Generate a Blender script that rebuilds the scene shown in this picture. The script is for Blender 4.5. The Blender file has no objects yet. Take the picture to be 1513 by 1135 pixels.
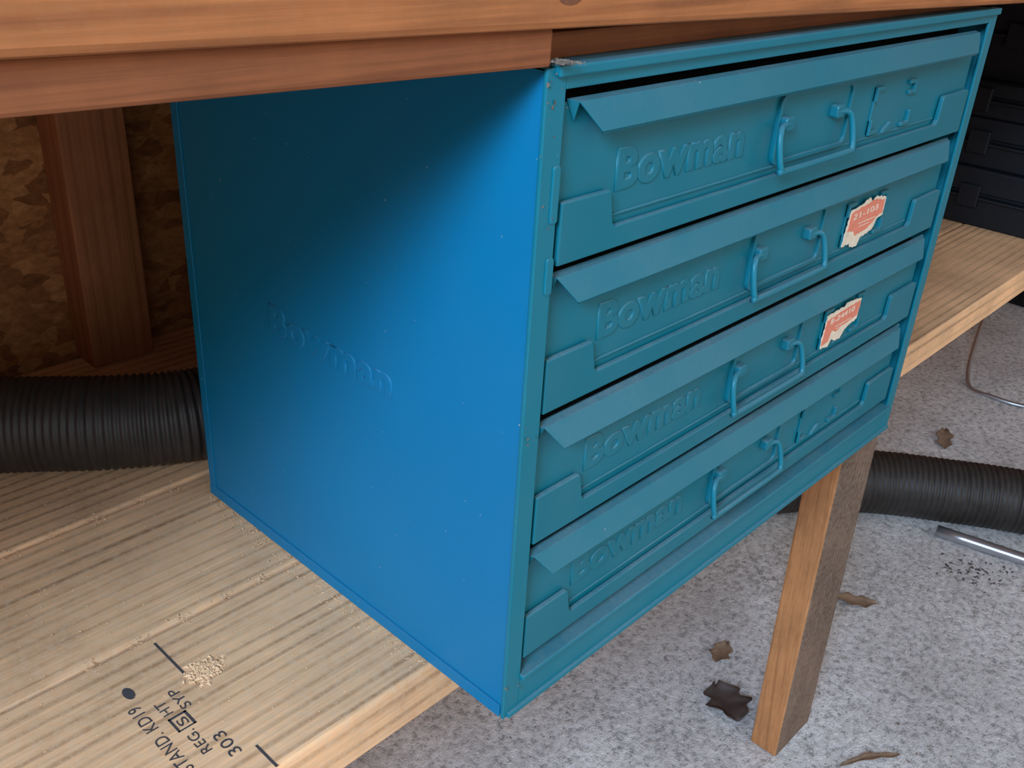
import bpy, bmesh, math, random
from mathutils import Matrix, Vector, noise
random.seed(7)
S=bpy.context.scene
COL=bpy.context.collection
S.view_settings.view_transform='Standard'
S.view_settings.look='None'
S.view_settings.exposure=0

# ------------------------------------------------------------ materials
def mat(name):
    m=bpy.data.materials.new(name); m.use_nodes=True
    nt=m.node_tree; return m,nt,nt.nodes['Principled BSDF']
def N(nt,t,**k):
    n=nt.nodes.new(t)
    for a,b in k.items():
        if a in n.inputs: n.inputs[a].default_value=b
        else: setattr(n,a,b)
    return n
def L(nt,a,b): nt.links.new(a,b)
def mapped(nt,scale=(1,1,1),coord='Object',rot=(0,0,0)):
    tc=N(nt,'ShaderNodeTexCoord'); mp=N(nt,'ShaderNodeMapping')
    mp.inputs['Scale'].default_value=scale; mp.inputs['Rotation'].default_value=rot
    L(nt,tc.outputs[coord],mp.inputs['Vector']); return mp.outputs['Vector']
def ramp(nt,src,stops):
    r=N(nt,'ShaderNodeValToRGB'); e=r.color_ramp.elements
    while len(e)<len(stops): e.new(0.5)
    for i,(p,c) in enumerate(stops):
        e[i].position=p; e[i].color=(c[0],c[1],c[2],1) if isinstance(c,(tuple,list)) else (c,c,c,1)
    L(nt,src,r.inputs['Fac']); return r.outputs['Color']
def mix(nt,fac,a,b,mode='MIX'):
    m=N(nt,'ShaderNodeMix',data_type='RGBA',blend_type=mode)
    for i,v in ((0,fac),(6,a),(7,b)):
        if hasattr(v,'is_linked'): L(nt,v,m.inputs[i])
        else: m.inputs[i].default_value=v if i==0 else (v[0],v[1],v[2],1)
    return m.outputs[2]
def noise_t(nt,vec,scale,detail=4,rough=.55):
    n=N(nt,'ShaderNodeTexNoise',Scale=scale,Detail=detail,Roughness=rough); L(nt,vec,n.inputs['Vector']); return n.outputs['Fac']
def bump(nt,b,h,strength=.3,dist=.001):
    n=N(nt,'ShaderNodeBump',Strength=strength,Distance=dist); L(nt,h,n.inputs['Height']); L(nt,n.outputs['Normal'],b.inputs['Normal'])
def math_n(nt,op,a,b=None):
    m=N(nt,'ShaderNodeMath',operation=op)
    for i,v in enumerate((a,b)):
        if v is None: continue
        if hasattr(v,'is_linked'): L(nt,v,m.inputs[i])
        else: m.inputs[i].default_value=v
    return m.outputs[0]

def paint(name,c,dust=.55,rough=.38,spec=.35,filmamt=.16,speck=.785):
    m,nt,b=mat(name); v=mapped(nt)
    n=noise_t(nt,v,9,3)
    col=mix(nt,n,tuple(x*.93 for x in c),tuple(x*1.06 for x in c))
    g=N(nt,'ShaderNodeNewGeometry'); sx=N(nt,'ShaderNodeSeparateXYZ'); L(nt,g.outputs['True Normal'],sx.inputs[0])
    up=ramp(nt,sx.outputs['Z'],[(.35,0),(.95,1)])
    dn=ramp(nt,noise_t(nt,v,320,6,.8),[(.30,.35),(.70,1)])
    dn2=ramp(nt,noise_t(nt,v,14,3,.6),[(.35,.45),(.65,1)])
    f=math_n(nt,'MULTIPLY',math_n(nt,'MULTIPLY',math_n(nt,'MULTIPLY',up,dn),dn2),dust)
    col=mix(nt,f,col,(.30,.33,.33))
    film=ramp(nt,noise_t(nt,v,16,3,.5),[(.40,0),(.8,filmamt)])
    col=mix(nt,film,col,(.16,.26,.28))
    sp=ramp(nt,noise_t(nt,v,260,2,.5),[(speck,0),(speck+.015,1)])
    col=mix(nt,sp,col,(.34,.36,.32))
    ru=ramp(nt,noise_t(nt,v,85,3,.6),[(.775,0),(.80,1)])
    col=mix(nt,ru,col,(.10,.055,.03))
    L(nt,col,b.inputs['Base Color'])
    rr=N(nt,'ShaderNodeMapRange'); L(nt,n,rr.inputs[0]); rr.inputs[3].default_value=rough-.06; rr.inputs[4].default_value=rough+.1
    L(nt,rr.outputs[0],b.inputs['Roughness']); b.inputs['Specular IOR Level'].default_value=spec
    bump(nt,b,noise_t(nt,v,500,2),.04,.0003)
    return m
def wood(name,c1,c2,c3,axis='X',rings=60,rough=.7,ringmix=.6,dusty=0,grainscale=1,warp=5.0,edge=(.55,.97),blotch=.4,bmp=.08,dustcol=(.55,.47,.33)):
    m,nt,b=mat(name)
    st={'X':(.10,1,1),'Z':(1,1,.08),'Y':(1,.08,1)}[axis]
    v=mapped(nt,st)
    w=noise_t(nt,v,5*grainscale,3,.5)
    sep=N(nt,'ShaderNodeSeparateXYZ'); L(nt,v,sep.inputs[0])
    o={'X':('Y','Z'),'Z':('X','Y'),'Y':('X','Z')}[axis]
    s1=math_n(nt,'ADD',sep.outputs[o[0]],math_n(nt,'MULTIPLY',sep.outputs[o[1]],.7))
    ph=math_n(nt,'ADD',math_n(nt,'MULTIPLY',s1,rings*6.28),math_n(nt,'MULTIPLY',w,warp*6.28))
    s=math_n(nt,'ADD',math_n(nt,'MULTIPLY',math_n(nt,'SINE',ph),.5),.5)
    ring=ramp(nt,s,[(edge[0],0),(edge[1],1)])
    amp=ramp(nt,noise_t(nt,v,26,3,.6),[(.35,.15),(.62,1)])
    col=mix(nt,noise_t(nt,v,14,4),c1,c2)
    col=mix(nt,math_n(nt,'MULTIPLY',math_n(nt,'MULTIPLY',ring,amp),ringmix),col,c3)
    fs={'X':(.025,1,1),'Z':(1,1,.025),'Y':(1,.025,1)}[axis]
    fine=noise_t(nt,mapped(nt,fs),520,4,.65)
    col=mix(nt,.5,col,ramp(nt,fine,[(.3,.6),(.7,1.25)]),'MULTIPLY')
    big=noise_t(nt,mapped(nt),8,6,.65)
    col=mix(nt,blotch,col,ramp(nt,big,[(.32,.5),(.62,1.2)]),'MULTIPLY')
    if dusty:
        g=ramp(nt,noise_t(nt,mapped(nt),170,5,.85),[(.42,0),(.66,1)])
        col=mix(nt,math_n(nt,'MULTIPLY',g,dusty),col,dustcol)
    L(nt,col,b.inputs['Base Color']); b.inputs['Roughness'].default_value=rough
    b.inputs['Specular IOR Level'].default_value=.3
    bump(nt,b,math_n(nt,'ADD',fine,math_n(nt,'MULTIPLY',s,.3)),bmp,.0006)
    return m
M={}
M['teal']=paint('teal_paint_drawers',(.0,.143,.190),dust=.55,filmamt=.10)
M['teal_frame']=paint('teal_paint_frame',(.0,.160,.215),dust=.5,filmamt=.08)
M['side']=paint('teal_paint_side_bluelit',(.0,.170,.335),dust=.3,rough=.45,spec=.25,filmamt=.03,speck=.76)  # teal paint; blue daylight on the side panel is put into its colour
M['shelf']=wood('shelf_pine',(.95,.53,.27),(.80,.44,.21),(.36,.17,.07),'X',88,.8,.85,dusty=.6,warp=4.0,edge=(.66,1.0),blotch=.6,dustcol=(.74,.50,.31))
M['bench']=wood('bench_fir',(.47,.165,.052),(.37,.12,.036),(.22,.062,.02),'X',150,.75,.6,warp=4,blotch=.5,bmp=.15,dusty=.06,dustcol=(.5,.3,.17))
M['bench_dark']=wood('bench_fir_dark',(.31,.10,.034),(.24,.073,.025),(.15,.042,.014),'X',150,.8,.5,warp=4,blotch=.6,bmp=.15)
M['leg']=wood('leg_fir',(.66,.30,.12),(.54,.23,.085),(.33,.12,.04),'Z',110,.7,.6,warp=4,blotch=.6)
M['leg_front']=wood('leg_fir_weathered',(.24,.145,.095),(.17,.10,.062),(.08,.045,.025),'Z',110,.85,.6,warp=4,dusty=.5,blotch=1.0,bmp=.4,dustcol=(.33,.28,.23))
M['stud']=wood('stud_fir',(.46,.19,.085),(.37,.145,.06),(.22,.08,.03),'Z',90,.8,.5,warp=3)
def osb():
    m,nt,b=mat('osb_board'); v=mapped(nt,(1,1,1.8),rot=(0,.5,0))
    vo=N(nt,'ShaderNodeTexVoronoi',Scale=42)
    nz=N(nt,'ShaderNodeTexNoise',Scale=18,Detail=3); L(nt,v,nz.inputs['Vector'])
    add=N(nt,'ShaderNodeVectorMath',operation='MULTIPLY_ADD'); L(nt,nz.outputs['Color'],add.inputs[0]); add.inputs[1].default_value=(.06,.06,.06); L(nt,v,add.inputs[2])
    L(nt,add.outputs[0],vo.inputs['Vector'])
    c=ramp(nt,vo.outputs['Color'],[(.1,(.22,.085,.03)),(.5,(.40,.17,.062)),(.9,(.54,.26,.10))])
    c=mix(nt,.7,c,ramp(nt,noise_t(nt,v,90,5,.7),[(.3,.35),(.7,1.35)]),'MULTIPLY')
    L(nt,c,b.inputs['Base Color']); b.inputs['Roughness'].default_value=.85; b.inputs['Specular IOR Level'].default_value=.2
    bump(nt,b,vo.outputs['Distance'],.4,.002); return m
M['osb']=osb()
def concrete():
    m,nt,b=mat('rough_concrete'); v=mapped(nt)
    c=ramp(nt,noise_t(nt,v,5,6,.6),[(.3,(.68,.64,.61)),(.7,(.97,.93,.90))])
    n2=noise_t(nt,v,95,5,.8)
    c=mix(nt,.9,c,ramp(nt,n2,[(.36,.38),(.48,.92),(.68,1.25)]),'MULTIPLY')
    sp=ramp(nt,noise_t(nt,v,210,3,.6),[(.63,0),(.69,1)])
    c=mix(nt,math_n(nt,'MULTIPLY',sp,.7),c,(.15,.12,.09))
    st=ramp(nt,noise_t(nt,v,3.1,5,.7),[(.52,0),(.70,1)])
    dk=ramp(nt,noise_t(nt,v,85,4,.85),[(.47,0),(.62,1)])
    c=mix(nt,math_n(nt,'MULTIPLY',math_n(nt,'MULTIPLY',st,dk),.8),c,(.24,.19,.14))
    L(nt,c,b.inputs['Base Color']); b.inputs['Roughness'].default_value=.85; b.inputs['Specular IOR Level'].default_value=.25
    bump(nt,b,n2,1.0,.007); return m
M['concrete']=concrete()
def plain(name,c,rough=.5,metal=0,var=.3,scale=40,spec=.5):
    m,nt,b=mat(name); v=mapped(nt); n=noise_t(nt,v,scale,4,.6)
    col=mix(nt,n,tuple(x*(1-var) for x in c),tuple(min(1,x*(1+var)) for x in c))
    L(nt,col,b.inputs['Base Color']); b.inputs['Roughness'].default_value=rough; b.inputs['Metallic'].default_value=metal
    b.inputs['Specular IOR Level'].default_value=spec
    bump(nt,b,n,.15,.0005); return m
M['hose']=plain('black_hose_plastic',(.030,.025,.022),.5,0,.6,60,.4)
M['case']=plain('black_case_plastic',(.009,.010,.013),.5,0,.3,20,.3)
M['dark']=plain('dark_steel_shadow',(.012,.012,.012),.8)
M['galv']=plain('galvanised_steel',(.55,.57,.6),.35,.9,.15,60)
M['leaf']=plain('dead_leaf',(.24,.15,.09),.8,0,.5,90)
M['leaf_dark']=plain('dead_leaf_dark',(.085,.058,.048),.7,0,.5,90)
M['saw']=plain('sawdust_flakes',(.74,.47,.26),.9,0,.35,200)
M['ink']=plain('stamp_ink',(.06,.05,.05),.8,0,.6,400)
M['web']=plain('dusty_lint',(.16,.12,.09),.95,0,.5,100)
M['knot']=plain('wood_knot',(.17,.055,.02),.7,0,.6,300)
M['label_o']=plain('label_print_orange',(.72,.21,.125),.85,0,.25,260)
M['label_c']=plain('label_paper_cream',(.74,.60,.44),.85,0,.3,120)

# ------------------------------------------------------------ geometry helpers
def empty(name):
    e=bpy.data.objects.new(name,None); e.empty_display_size=.05; COL.objects.link(e); return e
def finish(name,bm,m,parent=None,smooth=False,bev=0,seg=2):
    bmesh.ops.recalc_face_normals(bm,faces=bm.faces)
    me=bpy.data.meshes.new(name); bm.to_mesh(me); bm.free()
    ms=m if isinstance(m,list) else [m]
    for x in ms: me.materials.append(M[x])
    if smooth:
        for p in me.polygons: p.use_smooth=True
    o=bpy.data.objects.new(name,me); COL.objects.link(o)
    if parent: o.parent=parent
    if bev:
        b=o.modifiers.new('bev','BEVEL'); b.width=bev; b.segments=seg; b.limit_method='ANGLE'; b.angle_limit=math.radians(35)
    return o
def addbox(bm,lo,hi,mi=0):
    vs=[bm.verts.new((x,y,z)) for x in (lo[0],hi[0]) for y in (lo[1],hi[1]) for z in (lo[2],hi[2])]
    for f in ((0,1,3,2),(4,6,7,5),(0,4,5,1),(2,3,7,6),(0,2,6,4),(1,5,7,3)):
        fc=bm.faces.new([vs[i] for i in f]); fc.material_index=mi
    return vs
def boxes(name,lst,m,parent=None,bev=0):
    bm=bmesh.new()
    for lo,hi in lst: addbox(bm,lo,hi)
    return finish(name,bm,m,parent,bev=bev)
def prism(bm,pts,y0,y1,axis='y'):
    A=[bm.verts.new((x,y0,z)) for x,z in pts]; B=[bm.verts.new((x,y1,z)) for x,z in pts]
    bm.faces.new(A); bm.faces.new(B[::-1]); n=len(pts)
    for i in range(n): bm.faces.new((A[i],B[i],B[(i+1)%n],A[(i+1)%n]))
def rrect(x0,x1,z0,z1,r,n=5):
    o=[]
    for cx,cz,a0 in ((x1-r,z1-r,0),(x0+r,z1-r,90),(x0+r,z0+r,180),(x1-r,z0+r,270)):
        for i in range(n+1):
            a=math.radians(a0+90*i/n); o.append((cx+r*math.cos(a),cz+r*math.sin(a)))
    return o
def frame(bm,outer,inner,y0,y1):
    n=len(outer)
    A=[[bm.verts.new((x,y,z)) for x,z in o] for o in (outer,inner) for y in (y0,y1)]
    o0,o1,i0,i1=A
    for k in range(n):
        j=(k+1)%n
        bm.faces.new((o0[k],o0[j],i0[j],i0[k])); bm.faces.new((o1[k],i1[k],i1[j],o1[j]))
        bm.faces.new((o0[k],o1[k],o1[j],o0[j])); bm.faces.new((i0[k],i0[j],i1[j],i1[k]))
def sweep(name,pts,rad,m,parent=None,seg=12,radf=None,sub=1):
    P=[Vector(p) for p in pts]; out=[]
    if sub>1:
        Q=[P[0]*2-P[1]]+P+[P[-1]*2-P[-2]]
        for i in range(1,len(Q)-2):
            for k in range(sub):
                t=k/sub; a,b,c,d=Q[i-1],Q[i],Q[i+1],Q[i+2]
                out.append(.5*((2*b)+(c-a)*t+(2*a-5*b+4*c-d)*t*t+(3*b-a-3*c+d)*t**3))
        out.append(P[-1]); P=out
    bm=bmesh.new(); rings=[]; up=None; dist=0
    for i,p in enumerate(P):
        t=(P[min(i+1,len(P)-1)]-P[max(i-1,0)]).normalized()
        if up is None:
            up=Vector((0,0,1)) if abs(t.z)<.9 else Vector((1,0,0))
        s=t.cross(up).normalized(); up=s.cross(t).normalized()
        if i: dist+=(p-P[i-1]).length
        r=radf(dist) if radf else rad
        rings.append([bm.verts.new(p+r*(math.cos(2*math.pi*k/seg)*s+math.sin(2*math.pi*k/seg)*up)) for k in range(seg)])
    for a,b in zip(rings,rings[1:]):
        for k in range(seg): bm.faces.new((a[k],a[(k+1)%seg],b[(k+1)%seg],b[k]))
    bm.faces.new(rings[0][::-1]); bm.faces.new(rings[-1])
    return finish(name,bm,m,parent,smooth=True)
def text(name,body,w,h,mtx,m,parent,extrude=.0007,bevel=.0004,offset=.0,bold=True,shear=0):
    cu=bpy.data.curves.new(name,'FONT'); cu.body=body; cu.size=1; cu.extrude=0; cu.shear=shear
    o=bpy.data.objects.new(name,cu); COL.objects.link(o)
    if bold: cu.offset=.025
    cu.space_character=1.06
    bpy.context.view_layer.update()
    bb=[Vector(c) for c in o.bound_box]; x0=min(b.x for b in bb);x1=max(b.x for b in bb);y0=min(b.y for b in bb);y1=max(b.y for b in bb)
    s=h/(y1-y0)
    cu.extrude=extrude/s; cu.bevel_depth=bevel/s; cu.bevel_resolution=2
    bpy.context.view_layer.update()
    dg=bpy.context.evaluated_depsgraph_get()
    me=bpy.data.meshes.new_from_object(o.evaluated_get(dg))
    bpy.data.objects.remove(o)
    me.transform(Matrix.Diagonal((w/(x1-x0),s,s,1))@Matrix.Translation((-x0,-y0,0)))
    me.transform(mtx)
    me.materials.clear(); me.materials.append(M[m])
    ob=bpy.data.objects.new(name,me); COL.objects.link(ob); ob.parent=parent
    return ob
def basis(ox,right,up):
    r=Vector(right).normalized(); u=Vector(up).normalized(); n=r.cross(u)
    return Matrix(((r.x,u.x,n.x,ox[0]),(r.y,u.y,n.y,ox[1]),(r.z,u.z,n.z,ox[2]),(0,0,0,1)))

# ------------------------------------------------------------ cabinet
W,D,H=.51,.311,.363
cab=empty('metal_drawer_cabinet')
T=.0012
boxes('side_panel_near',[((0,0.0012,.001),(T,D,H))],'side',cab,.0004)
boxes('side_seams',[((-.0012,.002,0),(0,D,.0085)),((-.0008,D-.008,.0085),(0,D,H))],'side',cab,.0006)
boxes('side_panel_far',[((W-T,0,0),(W,D,H))],'teal_frame',cab,.0004)
boxes('shell',[((0,0.001,H-T),(W,D,H)),((.001,.001,.0),(W,D,T)),((.001,D-T,0),(W,D,H))],'teal_frame',cab)
bm=bmesh.new()
addbox(bm,(-.0012,-.0012,0),(.0115,.001,H)); addbox(bm,(W-.0125,-.0012,0),(W,.001,H))
addbox(bm,(.0115,-.0010,.3537),(W-.0125,.001,H))
addbox(bm,(.0115,-.0010,.0),(W-.0125,.001,.0255))
addbox(bm,(.010,.001,.3),(.0112,.02,.3545)); 
finish('front_frame',bm,'teal_frame',cab,bev=.0007)
bm=bmesh.new()
prism(bm,rrect(.0065,.0112,.296,.322,.0015,3),-.0022,-.0008)
prism(bm,rrect(.0065,.0112,.262,.280,.0015,3),-.0022,-.0008)
finish('stile_tabs',bm,'teal_frame',cab,bev=.0004)
bm=bmesh.new()
prism(bm,[(.004,.3595),(W-.002,.3595),(W-.002,.3642),(.004,.3642)],-.004,.003)
prism(bm,[(.011,.0235),(W-.011,.0235),(W-.011,.0268),(.011,.0268)],-.004,.010)
prism(bm,[(.002,-.0005),(W-.002,-.0005),(W-.002,.0035),(.002,.0035)],-.003,.002)
finish('frame_lips',bm,'teal_frame',cab,bev=.0009)
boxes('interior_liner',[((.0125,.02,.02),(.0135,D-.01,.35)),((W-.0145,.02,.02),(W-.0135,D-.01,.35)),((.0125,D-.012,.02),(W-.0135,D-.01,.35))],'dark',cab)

tops=[.3488,.2692,.1898,.1095]
for i,zt in enumerate(tops):
    zb=zt-.0735-(.001 if i==0 else 0)
    yo=[-.001,.0005,0,0.0005][i]
    x0,x1=.0150,.4905
    hx=[.0285,.0245,.0235,.0240][i]
    boxes('drawer_%d_tray'%(i+1),[((x0+.002,.006,zb+.001),(x1-.002,D-.02,zb+.003)),
        ((x0+.002,.006,zb+.001),(x0+.003,D-.02,zt-.006)),((x1-.003,.006,zb+.001),(x1-.002,D-.02,zt-.006)),
        ((x0+.002,.006,zt-.007),(x1-.002,D-.02,zt-.006))],'dark',cab)
    bm=bmesh.new()
    prism(bm,rrect(x0,x1,zb+.001,zt-.001,.002),.0035+yo,.006+yo)
    finish('drawer_%d_panel'%(i+1),bm,'teal',cab,bev=.0012,seg=3)
    bm=bmesh.new()
    z1=zb+.0115; z2=zb+.0300
    prism(bm,[(x0-.0005,zb),(x1,zb),(x1,z2+.001),(x1-.004,z2+.002),(.4440,z2+.0015),(.4425,z2),(.4410,z1+.003),(.4385,z1),
              (.0560,z1),(.0535,z1+.002),(.0505,z2-.001),(.0490,z2),(x0-.0005,z2)],-.0005+yo,.0030+yo)
    finish('drawer_%d_lower_plate'%(i+1),bm,'teal',cab,bev=.0008)
    bm=bmesh.new(); prism(bm,[(.056,z1+.0035),(.438,z1+.0035),(.438,z1+.005),(.056,z1+.005)],.0024+yo,.004+yo)
    finish('drawer_%d_crease'%(i+1),bm,'teal',cab,bev=.0006)
    bm=bmesh.new()
    hl=hx-.0115
    a=[(hl-.0005,.0035,zt),(.4805,.0035,zt),(.4780,-.0015,zt-.0008),(hl+.0025,-.0015,zt-.0008)]
    b=[(hx,-.0080,zt-.0130),(.4660,-.0080,zt-.0130)]
    v=[bm.verts.new((p[0],p[1]+yo,p[2])) for p in a+b]
    bm.faces.new((v[0],v[1],v[2],v[3])); bm.faces.new((v[3],v[2],v[5],v[4]))
    c1=bm.verts.new((hl+.005,.0030+yo,zt-.010)); c2=bm.verts.new((.4770,.0030+yo,zt-.010))
    bm.faces.new((v[0],v[3],c1)); bm.faces.new((v[2],v[1],c2))
    r1=bm.verts.new((hx+.002,-.0065+yo,zt-.0145)); r2=bm.verts.new((.4640,-.0065+yo,zt-.0145))
    bm.faces.new((v[4],v[5],r2,r1))
    o=finish('drawer_%d_hood'%(i+1),bm,'teal',cab)
    so=o.modifiers.new('s','SOLIDIFY'); so.thickness=.0010; so.offset=0
    bv=o.modifiers.new('b','BEVEL'); bv.width=.0004; bv.segments=2
    text('drawer_%d_embossed_text'%(i+1),'Bowman',.112,.0195,basis((.0575,.0036+yo,zb+.0275),(1,0,0),(0,0,1)),'teal',cab,extrude=.0001,bevel=.0009)
    px0,px1,pz0,pz1=.2020,.2930,zb+.0165,zb+.0575
    bm=bmesh.new()
    frame(bm,rrect(px0,px1,pz0,pz1,.006),rrect(px0+.003,px1-.003,pz0+.003,pz1-.003,.004),.0008+yo,.004+yo)
    prism(bm,rrect(px0+.002,px1-.002,pz0+.002,pz1-.002,.004),.0026+yo,.004+yo)
    finish('drawer_%d_handle_pocket'%(i+1),bm,'teal',cab,bev=.0010,seg=3)
    hx0,hx1=.1950,.2850; ht,hb=zb+.0395,zb+.0165; yw=-.0085+yo
    pts=[(hx0+.018,-.0010+yo,ht+.0015),(hx0+.008,-.002+yo,ht+.001),(hx0+.003,-.0035+yo,ht-.0005),(hx0+.0005,-.005+yo,ht-.006),(hx0,yw+.001,hb+.006),(hx0+.0015,yw,hb+.0015),(hx0+.006,yw,hb),
         (hx1-.006,yw,hb),(hx1-.0015,yw,hb+.0015),(hx1,yw+.001,hb+.006),(hx1-.0005,-.005+yo,ht-.006),(hx1-.003,-.0035+yo,ht-.0005),(hx1-.008,-.002+yo,ht+.001),(hx1-.018,-.0010+yo,ht+.0015)]
    sweep('drawer_%d_bail_handle'%(i+1),pts,.0019,'teal_frame',cab,seg=10,sub=5)
    bm=bmesh.new()
    for hxx in (hx0+.009,hx1-.019):
        prism(bm,rrect(hxx,hxx+.010,ht-.0025,ht+.0055,.002,3),-.0030+yo,.003+yo)
    finish('drawer_%d_handle_loops'%(i+1),bm,'teal',cab,bev=.0009)
    lx0,lx1,lz0,lz1=.3270,.3900,zb+.0175,zb+.0490
    bm=bmesh.new()
    def lug(cx,cz,sx,sz,l=.013,w=.0028):
        prism(bm,[(cx,cz),(cx+sx*l,cz),(cx+sx*l,cz+sz*w),(cx+sx*w,cz+sz*w),(cx+sx*w,cz+sz*l*.8),(cx,cz+sz*l*.8)],.0008+yo,.0038+yo)
    lug(lx0,lz0,1,1);lug(lx0,lz1,1,-1,.012);lug(lx1,lz0,-1,1);lug(lx1,lz1,-1,-1,.012)
    prism(bm,[(lx0+.022,lz0-.001),(lx0+.034,lz0-.001),(lx0+.036,lz0+.004),(lx0+.032,lz0+.006),(lx0+.024,lz0+.0015)],.0012+yo,.0038+yo)
    prism(bm,[(lx1-.010,lz1-.010),(lx1+.002,lz1-.010),(lx1+.002,lz1-.0072),(lx1-.010,lz1-.0072)],.0012+yo,.0038+yo)
    prism(bm,[(lx0,lz0),(lx0+.0016,lz0),(lx0+.0016,lz1),(lx0,lz1)],.0020+yo,.0038+yo)
    finish('drawer_%d_label_lugs'%(i+1),bm,'teal',cab,bev=.0006)
    if i in (1,2):
        rnd=random.Random(i)
        def torn(poly,amp):
            out=[]
            for k in range(len(poly)):
                p,q=poly[k],poly[(k+1)%len(poly)]
                d=math.hypot(q[0]-p[0],q[1]-p[1]); m_=max(1,int(d/.0022))
                for j in range(m_):
                    t=j/m_; out.append((p[0]+(q[0]-p[0])*t+rnd.uniform(-amp,amp),p[1]+(q[1]-p[1])*t+rnd.uniform(-amp,amp)))
            return out
        if i==1:
            back=[(lx0-.001,lz0+.001),(lx0+.010,lz0+.002),(lx0+.013,lz0-.002),(lx0+.024,lz0-.003),(lx0+.027,lz0+.003),(lx0+.044,lz0+.005),(lx0+.049,lz0+.012),(lx0+.058,lz0+.014),(lx0+.058,lz1-.004),(lx0+.040,lz1-.001),(lx0+.034,lz1-.004),(lx0+.030,lz1),(lx0+.020,lz1-.003),(lx0+.003,lz1-.005)]
            reg=[(lx0+.003,lz0+.012),(lx0+.014,lz0+.010),(lx0+.016,lz0+.006),(lx0+.036,lz0+.008),(lx0+.046,lz0+.014),(lx0+.056,lz0+.016),(lx0+.056,lz1-.006),(lx0+.040,lz1-.003),(lx0+.020,lz1-.005),(lx0+.004,lz1-.007)]
        else:
            back=[(lx0-.001,lz0+.002),(lx0+.012,lz0),(lx0+.016,lz0+.004),(lx0+.030,lz0+.001),(lx0+.038,lz0+.008),(lx0+.055,lz0+.011),(lx0+.056,lz1-.003),(lx0+.030,lz1-.001),(lx0+.028,lz1-.003),(lx0+.002,lz1-.004)]
            reg=[(lx0,lz0+.004),(lx0+.010,lz0+.005),(lx0+.013,lz0+.013),(lx0+.022,lz0+.010),(lx0+.032,lz0+.012),(lx0+.054,lz0+.015),(lx0+.055,lz1-.005),(lx0+.028,lz1-.006),(lx0+.002,lz1-.008)]
        bm=bmesh.new(); prism(bm,torn(back,.0007),.0004+yo,.0008+yo)
        finish('drawer_%d_label_backing'%(i+1),bm,'label_c',cab)
        bm=bmesh.new(); prism(bm,torn(reg,.0005),.0001+yo,.0006+yo)
        finish('drawer_%d_label_print'%(i+1),bm,'label_o',cab)
        text('drawer_%d_label_number'%(i+1),'21-103' if i==1 else '8-24410',.038,.0042,basis((lx0+.008,.0000+yo,lz1-.0125),(1,0,.03),(0,0,1)),'label_c',cab,extrude=.0001,bevel=0,bold=False)
        boxes('drawer_%d_label_lines'%(i+1),[((lx0+.018,.0000+yo,lz0+.0145),(lx0+.044,.0004+yo,lz0+.0151)),((lx0+.020,.0000+yo,lz0+.0120),(lx0+.036,.0004+yo,lz0+.0125))],'label_c',cab)
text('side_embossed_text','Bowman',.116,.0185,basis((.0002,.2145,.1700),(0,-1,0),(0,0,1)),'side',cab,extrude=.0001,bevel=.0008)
bm=bmesh.new(); rnd=random.Random(3)
for k in range(46):
    z=rnd.choice([.36,.345,.33,.325,.3,.02,.19,.27])+rnd.uniform(-.006,.006)
    c=Vector((rnd.uniform(-.002,.013),-.0018+rnd.uniform(-.001,.001),z)); s=rnd.uniform(.0003,.0009)
    vs=[bm.verts.new(c+Vector((rnd.uniform(-1,1),rnd.uniform(-.6,.2),rnd.uniform(-1,1)))*s*1.5) for _ in range(4)]
    for f in ((0,1,2),(0,2,3),(0,3,1),(1,3,2)): bm.faces.new([vs[q] for q in f])
finish('lint_specks',bm,'web',cab)

# ------------------------------------------------------------ workbench
wb=empty('workbench')
TL=math.tan(math.radians(1.35))
def tilted(name,lo,hi,m,bev=.002):
    o=boxes(name,[(lo,hi)],m,wb,bev)
    for v in o.data.vertices: v.co.z-= v.co.x*TL
    return o
zf=.3790
tilted('fascia_beam',(-1.5,-.008,zf),(2.25,.030,zf+.085),'bench',.003)
tilted('tabletop',(-1.5,.030,zf+.020),(2.25,.60,zf+.058),'bench_dark',.002)
tilted('spacer_strip',(-1.5,-.003,.3640),(-.0010,.060,zf),'bench_dark',.0015)
boxes('spacer_strip_recessed',[((.0,.014,H),(W,.05,.374))],'bench_dark',wb,.001)
tilted('rear_strip',(-1.5,.50,.340),(2.25,.538,zf+.020),'bench_dark',.0015)
bm=bmesh.new(); n=20
for rr,yy in ((.0065,-.0082),):
    f=[bm.verts.new((.002+rr*1.5*math.cos(a*2*math.pi/n)*(1+.1*math.sin(a)),yy,.3945+rr*math.sin(a*2*math.pi/n))) for a in range(n)]
    bm.faces.new(f)
finish('fascia_knot',bm,'knot',wb)
bw=.1375
for k in range(4):
    y0=.060+k*(bw+.0022); y1=min(y0+bw,.594)
    bm=bmesh.new(); addbox(bm,(-.75,y0,-.038),(2.2,y1,-.0002 if k!=1 else -.0012))
    for v in bm.verts: v.co.y-=k*.31
    o=finish('shelf_board_%d'%(k+1),bm,'shelf',wb,bev=.003,seg=3)
    o.location=(0,k*.31,0)
bm=bmesh.new()
vs=addbox(bm,(.588,.0600,-.566),(.677,.098,-.038))
for v in vs:
    if v.co.z<-.3: v.co.x+=.026
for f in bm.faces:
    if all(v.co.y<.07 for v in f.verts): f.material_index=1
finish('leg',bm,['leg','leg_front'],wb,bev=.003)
for nm,x in (('leg_far',2.08),('leg_side',-.72)):
    boxes(nm,[((x,.06,-.566),(x+.089,.098,-.038))],'leg',wb,.003)
for nm,x in (('rear_leg_1',2.08),('rear_leg_2',-.72)):
    boxes(nm,[((x,.55,-.566),(x+.089,.588,-.038))],'leg',wb,.003)
for nm,x in (('post_1',2.08),('post_2',-.72)):
    boxes(nm,[((x,.06,-.001),(x+.089,.098,.36))],'leg',wb,.003)
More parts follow.
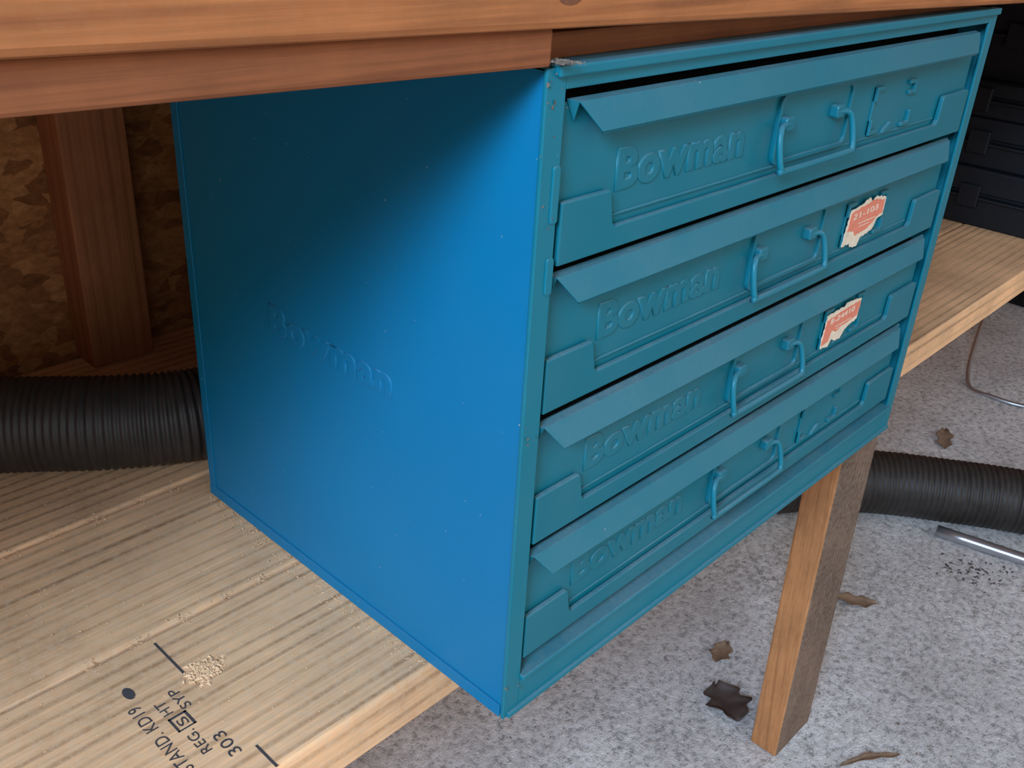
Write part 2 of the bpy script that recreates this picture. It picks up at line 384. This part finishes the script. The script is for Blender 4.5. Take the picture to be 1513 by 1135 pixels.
def stamp(body,x,y,w,h): text('grade_stamp',body,w,h,basis((x,y,0.0000),(0,1,0),(-1,0,0)),'ink',wb,extrude=.00008,bevel=0,bold=False)
stamp("'B'STAND. KD19",-.1445,.080,.070,.0076)
stamp("REG.",-.1310,.094,.020,.0060)
stamp("S",-.1300,.1195,.006,.0058)
stamp("SYP",-.1225,.130,.018,.0060)
stamp("HT",-.1330,.132,.012,.0058)
stamp("303",-.1200,.082,.020,.0070)
bm=bmesh.new()
for lo,hi in (((-.1385,.1165,-.0001),(-.1275,.1175,.0001)),((-.1385,.1275,-.0001),(-.1275,.1290,.0001)),((-.1385,.1165,-.0001),(-.1372,.129,.0001)),((-.129,.1165,-.0001),(-.1275,.129,.0001)),
              ((-.1140,.155,-.0001),(-.1125,.190,.0001)),((-.1135,.060,-.0001),(-.1120,.080,.0001))):
    addbox(bm,lo,hi)
prism_pts=[(-.1445+.0030*math.cos(a),.162+.0055*math.sin(a)) for a in [k*math.pi/8 for k in range(16)]]
f=[bm.verts.new((x,y,.0001)) for x,y in prism_pts]; bm.faces.new(f)
finish('grade_stamp_marks',bm,'ink',wb)

# ------------------------------------------------------------ room
floor=boxes('floor',[((-3,-3,-.60),(3.4,.75,-.566))],'concrete')
wall=boxes('wall_back',[((-3,.600,-.566),(3.4,.66,2.2))],'osb')
st=[((x,.560,0),(x+.060,.600,2.2)) for x in (.028,.62,1.23,1.85,2.46)]
o=boxes('stud_row',st,'stud',None,.002); o.parent=wall
boxes('wall_right',[((3.30,-2.2,-.566),(3.4,.60,2.2))],'osb')
boxes('light_block_left',[((-2.5,-2.0,-.566),(-2.4,.60,2.2))],'osb')  # unseen wall, added to cut sky light reaching the cabinet side
boxes('ceiling',[((-3,-1.6,2.2),(3.4,.66,2.26))],'bench_dark')

# ------------------------------------------------------------ hoses
def rib(r,p,a):
    return lambda d: r+a*(abs(math.sin(math.pi*d/p))**.7*2-1)
def densify(pts,step):
    P=[Vector(p) for p in pts]; Q=[P[0]*2-P[1]]+P+[P[-1]*2-P[-2]]; fine=[]
    for i in range(1,len(Q)-2):
        a,b,c,d=Q[i-1],Q[i],Q[i+1],Q[i+2]
        for k in range(100):
            t=k/100; fine.append(.5*((2*b)+(c-a)*t+(2*a-5*b+4*c-d)*t*t+(3*b-a-3*c+d)*t**3))
    out=[fine[0]]; acc=0
    for p,q in zip(fine,fine[1:]):
        acc+=(q-p).length
        if acc>=step: out.append(q); acc=0
    return out
h1=densify([(-.42,.52,.038),(-.30,.535,.038),(-.18,.495,.038),(-.0972,.444,.038),(-.03,.392,.038),(.03,.362,.038),(.12,.354,.038),(.35,.36,.038),(.55,.38,.038)],.0010)
sweep('flexible_duct_hose',h1,.036,'hose',None,seg=28,radf=rib(.0355,.0056,.0018))
h2=densify([(1.62,-.50,-.508),(1.52,-.22,-.508),(1.40,.0225,-.508),(1.33,.135,-.508),(1.255,.24,-.508),(1.15,.34,-.508),(1.0,.42,-.508),(.8,.46,-.508)],.0017)
sweep('flexible_duct_hose',h2,.057,'hose',None,seg=28,radf=rib(.0555,.0100,.0024))
sweep('metal_conduit',[(1.268,.115,-.555),(1.278,.07,-.555),(1.300,-.03,-.555),(1.35,-.30,-.555)],.0105,'galv',None,seg=14)
sweep('bent_wire_stand',[(2.35,.40,-.30),(2.10,.36,-.45),(1.93,.31,-.556),(1.90,.24,-.561),(1.92,.15,-.561),(2.02,.02,-.561)],.005,'galv',None,seg=8,sub=6)

# ------------------------------------------------------------ black tool cases on shelf
def toolcase(name,x0,x1,y0,y1,z0,z1):
    e=empty(name); bm=bmesh.new(); zm=z0+(z1-z0)*.55
    addbox(bm,(x0,y0,z0),(x1,y1,zm-.002)); addbox(bm,(x0,y0,zm+.002),(x1,y1,z1)); addbox(bm,(x0+.004,y0+.004,zm-.003),(x1-.004,y1-.004,zm+.003))
    finish('shell',bm,'case',e,bev=.006,seg=3)
    bm=bmesh.new()
    addbox(bm,(x0-.006,y0-.003,zm-.006),(x0+.002,y1+.003,zm-.002))
    for yy in (y0+.08,y1-.11): addbox(bm,(x0-.008,yy,zm-.018),(x0+.001,yy+.03,zm+.015))
    finish('rim_and_latches',bm,'case',e,bev=.0015)
toolcase('tool_case',1.215,1.48,.105,.50,.0,.085)
toolcase('tool_case',1.225,1.47,.115,.49,.085,.155)
toolcase('tool_case',1.23,1.46,.13,.48,.155,.205)
toolcase('tool_case',1.255,1.50,.11,.46,.205,.325)
bm=bmesh.new(); addbox(bm,(2.55,.20,-.566),(3.0,.56,-.15))
addbox(bm,(2.53,.18,-.19),(3.02,.58,-.145))
for k in range(5): addbox(bm,(2.54,.23+k*.075,-.55),(2.56,.25+k*.075,-.20))
finish('storage_crate',bm,'case',None,bev=.008)

# ------------------------------------------------------------ dead leaves and debris
def leaf(x,y,l,w,rot,m,seed,curl=.3):
    r=random.Random(seed); bm=bmesh.new(); nx,ny=14,8; g=[]
    for i in range(nx+1):
        u=i/nx; ww=w*math.sin(math.pi*min(1,u*.93+.05))**.7*(1+.25*math.sin(u*17+seed)); row=[]
        for j in range(ny+1):
            v=j/ny*2-1
            z=curl*w*(v*v)*.5+curl*l*.15*math.sin(u*5+seed)+r.uniform(0,.0012)
            row.append(bm.verts.new((l*(u-.5),ww*v*.5,z)))
        g.append(row)
    for i in range(nx):
        for j in range(ny): bm.faces.new((g[i][j],g[i+1][j],g[i+1][j+1],g[i][j+1]))
    mz=min(v.co.z for v in bm.verts)
    for v in bm.verts: v.co.z-=mz
    o=finish('dead_leaf',bm,m,None,smooth=True)
    s=o.modifiers.new('s','SOLIDIFY'); s.thickness=.0006
    o.location=(x,y,-.5655); o.rotation_euler=(0,0,rot); return o
R_=[[0.68821,-0.72344,0.05478],[-0.30247,-0.35473,-0.88469],[0.65945,0.59229,-0.46295]]
C_=(-.3082,-.2681,.4313); F_=1434.4
leafs=[(.645,.155,.072,.058,1.0,'leaf_dark'),(.725,.215,.050,.028,.2,'leaf'),(.985,.13,.065,.028,2.2,'leaf'),(1.62,.24,.08,.03,.4,'leaf'),(.70,-.03,.09,.010,2.6,'leaf')]
for k,a in enumerate(leafs): leaf(*a,seed=k+1)
def flecks(name,n,region,z,smin,smax,m,seed,parent=None,clump=None):
    r=random.Random(seed); bm=bmesh.new()
    for _ in range(n):
        if clump: 
            c=r.choice(clump); x=r.gauss(c[0],c[2]); y=r.gauss(c[1],c[2])
        else: x=r.uniform(region[0],region[1]); y=r.uniform(region[2],region[3])
        s=r.uniform(smin,smax)**1.0; a=r.uniform(0,6.28); ca,sa=math.cos(a),math.sin(a); el=r.uniform(.3,1)
        b=[(s,0,0),(-s*.5,s*el*.6,0),(-s*.5,-s*el*.6,0),(0,0,s*.5)]
        vs=[bm.verts.new((x+p[0]*ca-p[1]*sa,y+p[0]*sa+p[1]*ca,z+p[2])) for p in b]
        for f in ((0,1,2),(0,1,3),(1,2,3),(2,0,3)): bm.faces.new([vs[q] for q in f])
    return finish(name,bm,m,parent)
flecks('leaf_litter',380,(.35,2.0,-.4,.5),-.5658,.001,.0035,'leaf',5,parent=floor)
flecks('leaf_litter_pile',70,None,-.5658,.002,.006,'leaf_dark',15,parent=floor,clump=[(1.20,.04,.02),(1.24,.01,.02)])
flecks('sawdust',1500,(-.45,0,.064,.55),0,.0003,.0010,'saw',6,parent=wb)
flecks('sawdust_pile',300,None,0,.001,.0034,'saw',8,parent=wb,clump=[(-.104,.151,.0035),(-.100,.148,.003),(-.104,.149,.005)])
flecks('sawdust_trail',800,None,0,.0003,.0013,'saw',9,parent=wb,clump=[(-.006,.07+.02*k,.005) for k in range(12)]+[(-.02-.03*k,.336,.004) for k in range(5)]+[(-.03-.03*k,.197,.003) for k in range(5)])
flecks('cobweb_lint',90,None,.366,.0006,.002,'web',11,parent=wb,clump=[(.004,-.006,.003)])

# ------------------------------------------------------------ light
w=bpy.data.worlds.new('sky'); S.world=w; w.use_nodes=True; nt=w.node_tree; bg=nt.nodes['Background']
tc=N(nt,'ShaderNodeTexCoord'); sx=N(nt,'ShaderNodeSeparateXYZ'); L(nt,tc.outputs['Generated'],sx.inputs[0])
mr=N(nt,'ShaderNodeMapRange'); L(nt,sx.outputs['Z'],mr.inputs[0]); mr.inputs[1].default_value=-1; mr.inputs[2].default_value=1
c=ramp(nt,mr.outputs[0],[(0.0,(.42,.40,.34)),(.48,(.6,.62,.6)),(.55,(1,.98,.95)),(1,(.80,.88,1))])
L(nt,c,bg.inputs['Color']); bg.inputs['Strength'].default_value=1.2
def area(name,loc,target,size,power,col):
    l=bpy.data.lights.new(name,'AREA'); l.shape='RECTANGLE'; l.size=size[0]; l.size_y=size[1]; l.energy=power; l.color=col
    o=bpy.data.objects.new(name,l); COL.objects.link(o); o.location=loc
    o.rotation_euler=(Vector(target)-Vector(loc)).to_track_quat('-Z','Y').to_euler(); return o
area('added_daylight_area',(-1.55,-.66,1.22),(0,.12,.1),(.55,.5),60,(.52,.73,1.0))  # added blue area lamp for daylight on the cabinet side; no window exists

# ------------------------------------------------------------ camera
cam=bpy.data.cameras.new('camera'); co=bpy.data.objects.new('camera',cam); COL.objects.link(co)
cam.sensor_width=36; cam.lens=F_/1513*36; cam.clip_start=.01
m=Matrix.Identity(4)
for i in range(3):
    m[i][0]=R_[0][i]; m[i][1]=-R_[1][i]; m[i][2]=-R_[2][i]; m[i][3]=C_[i]
co.matrix_world=m
S.camera=co
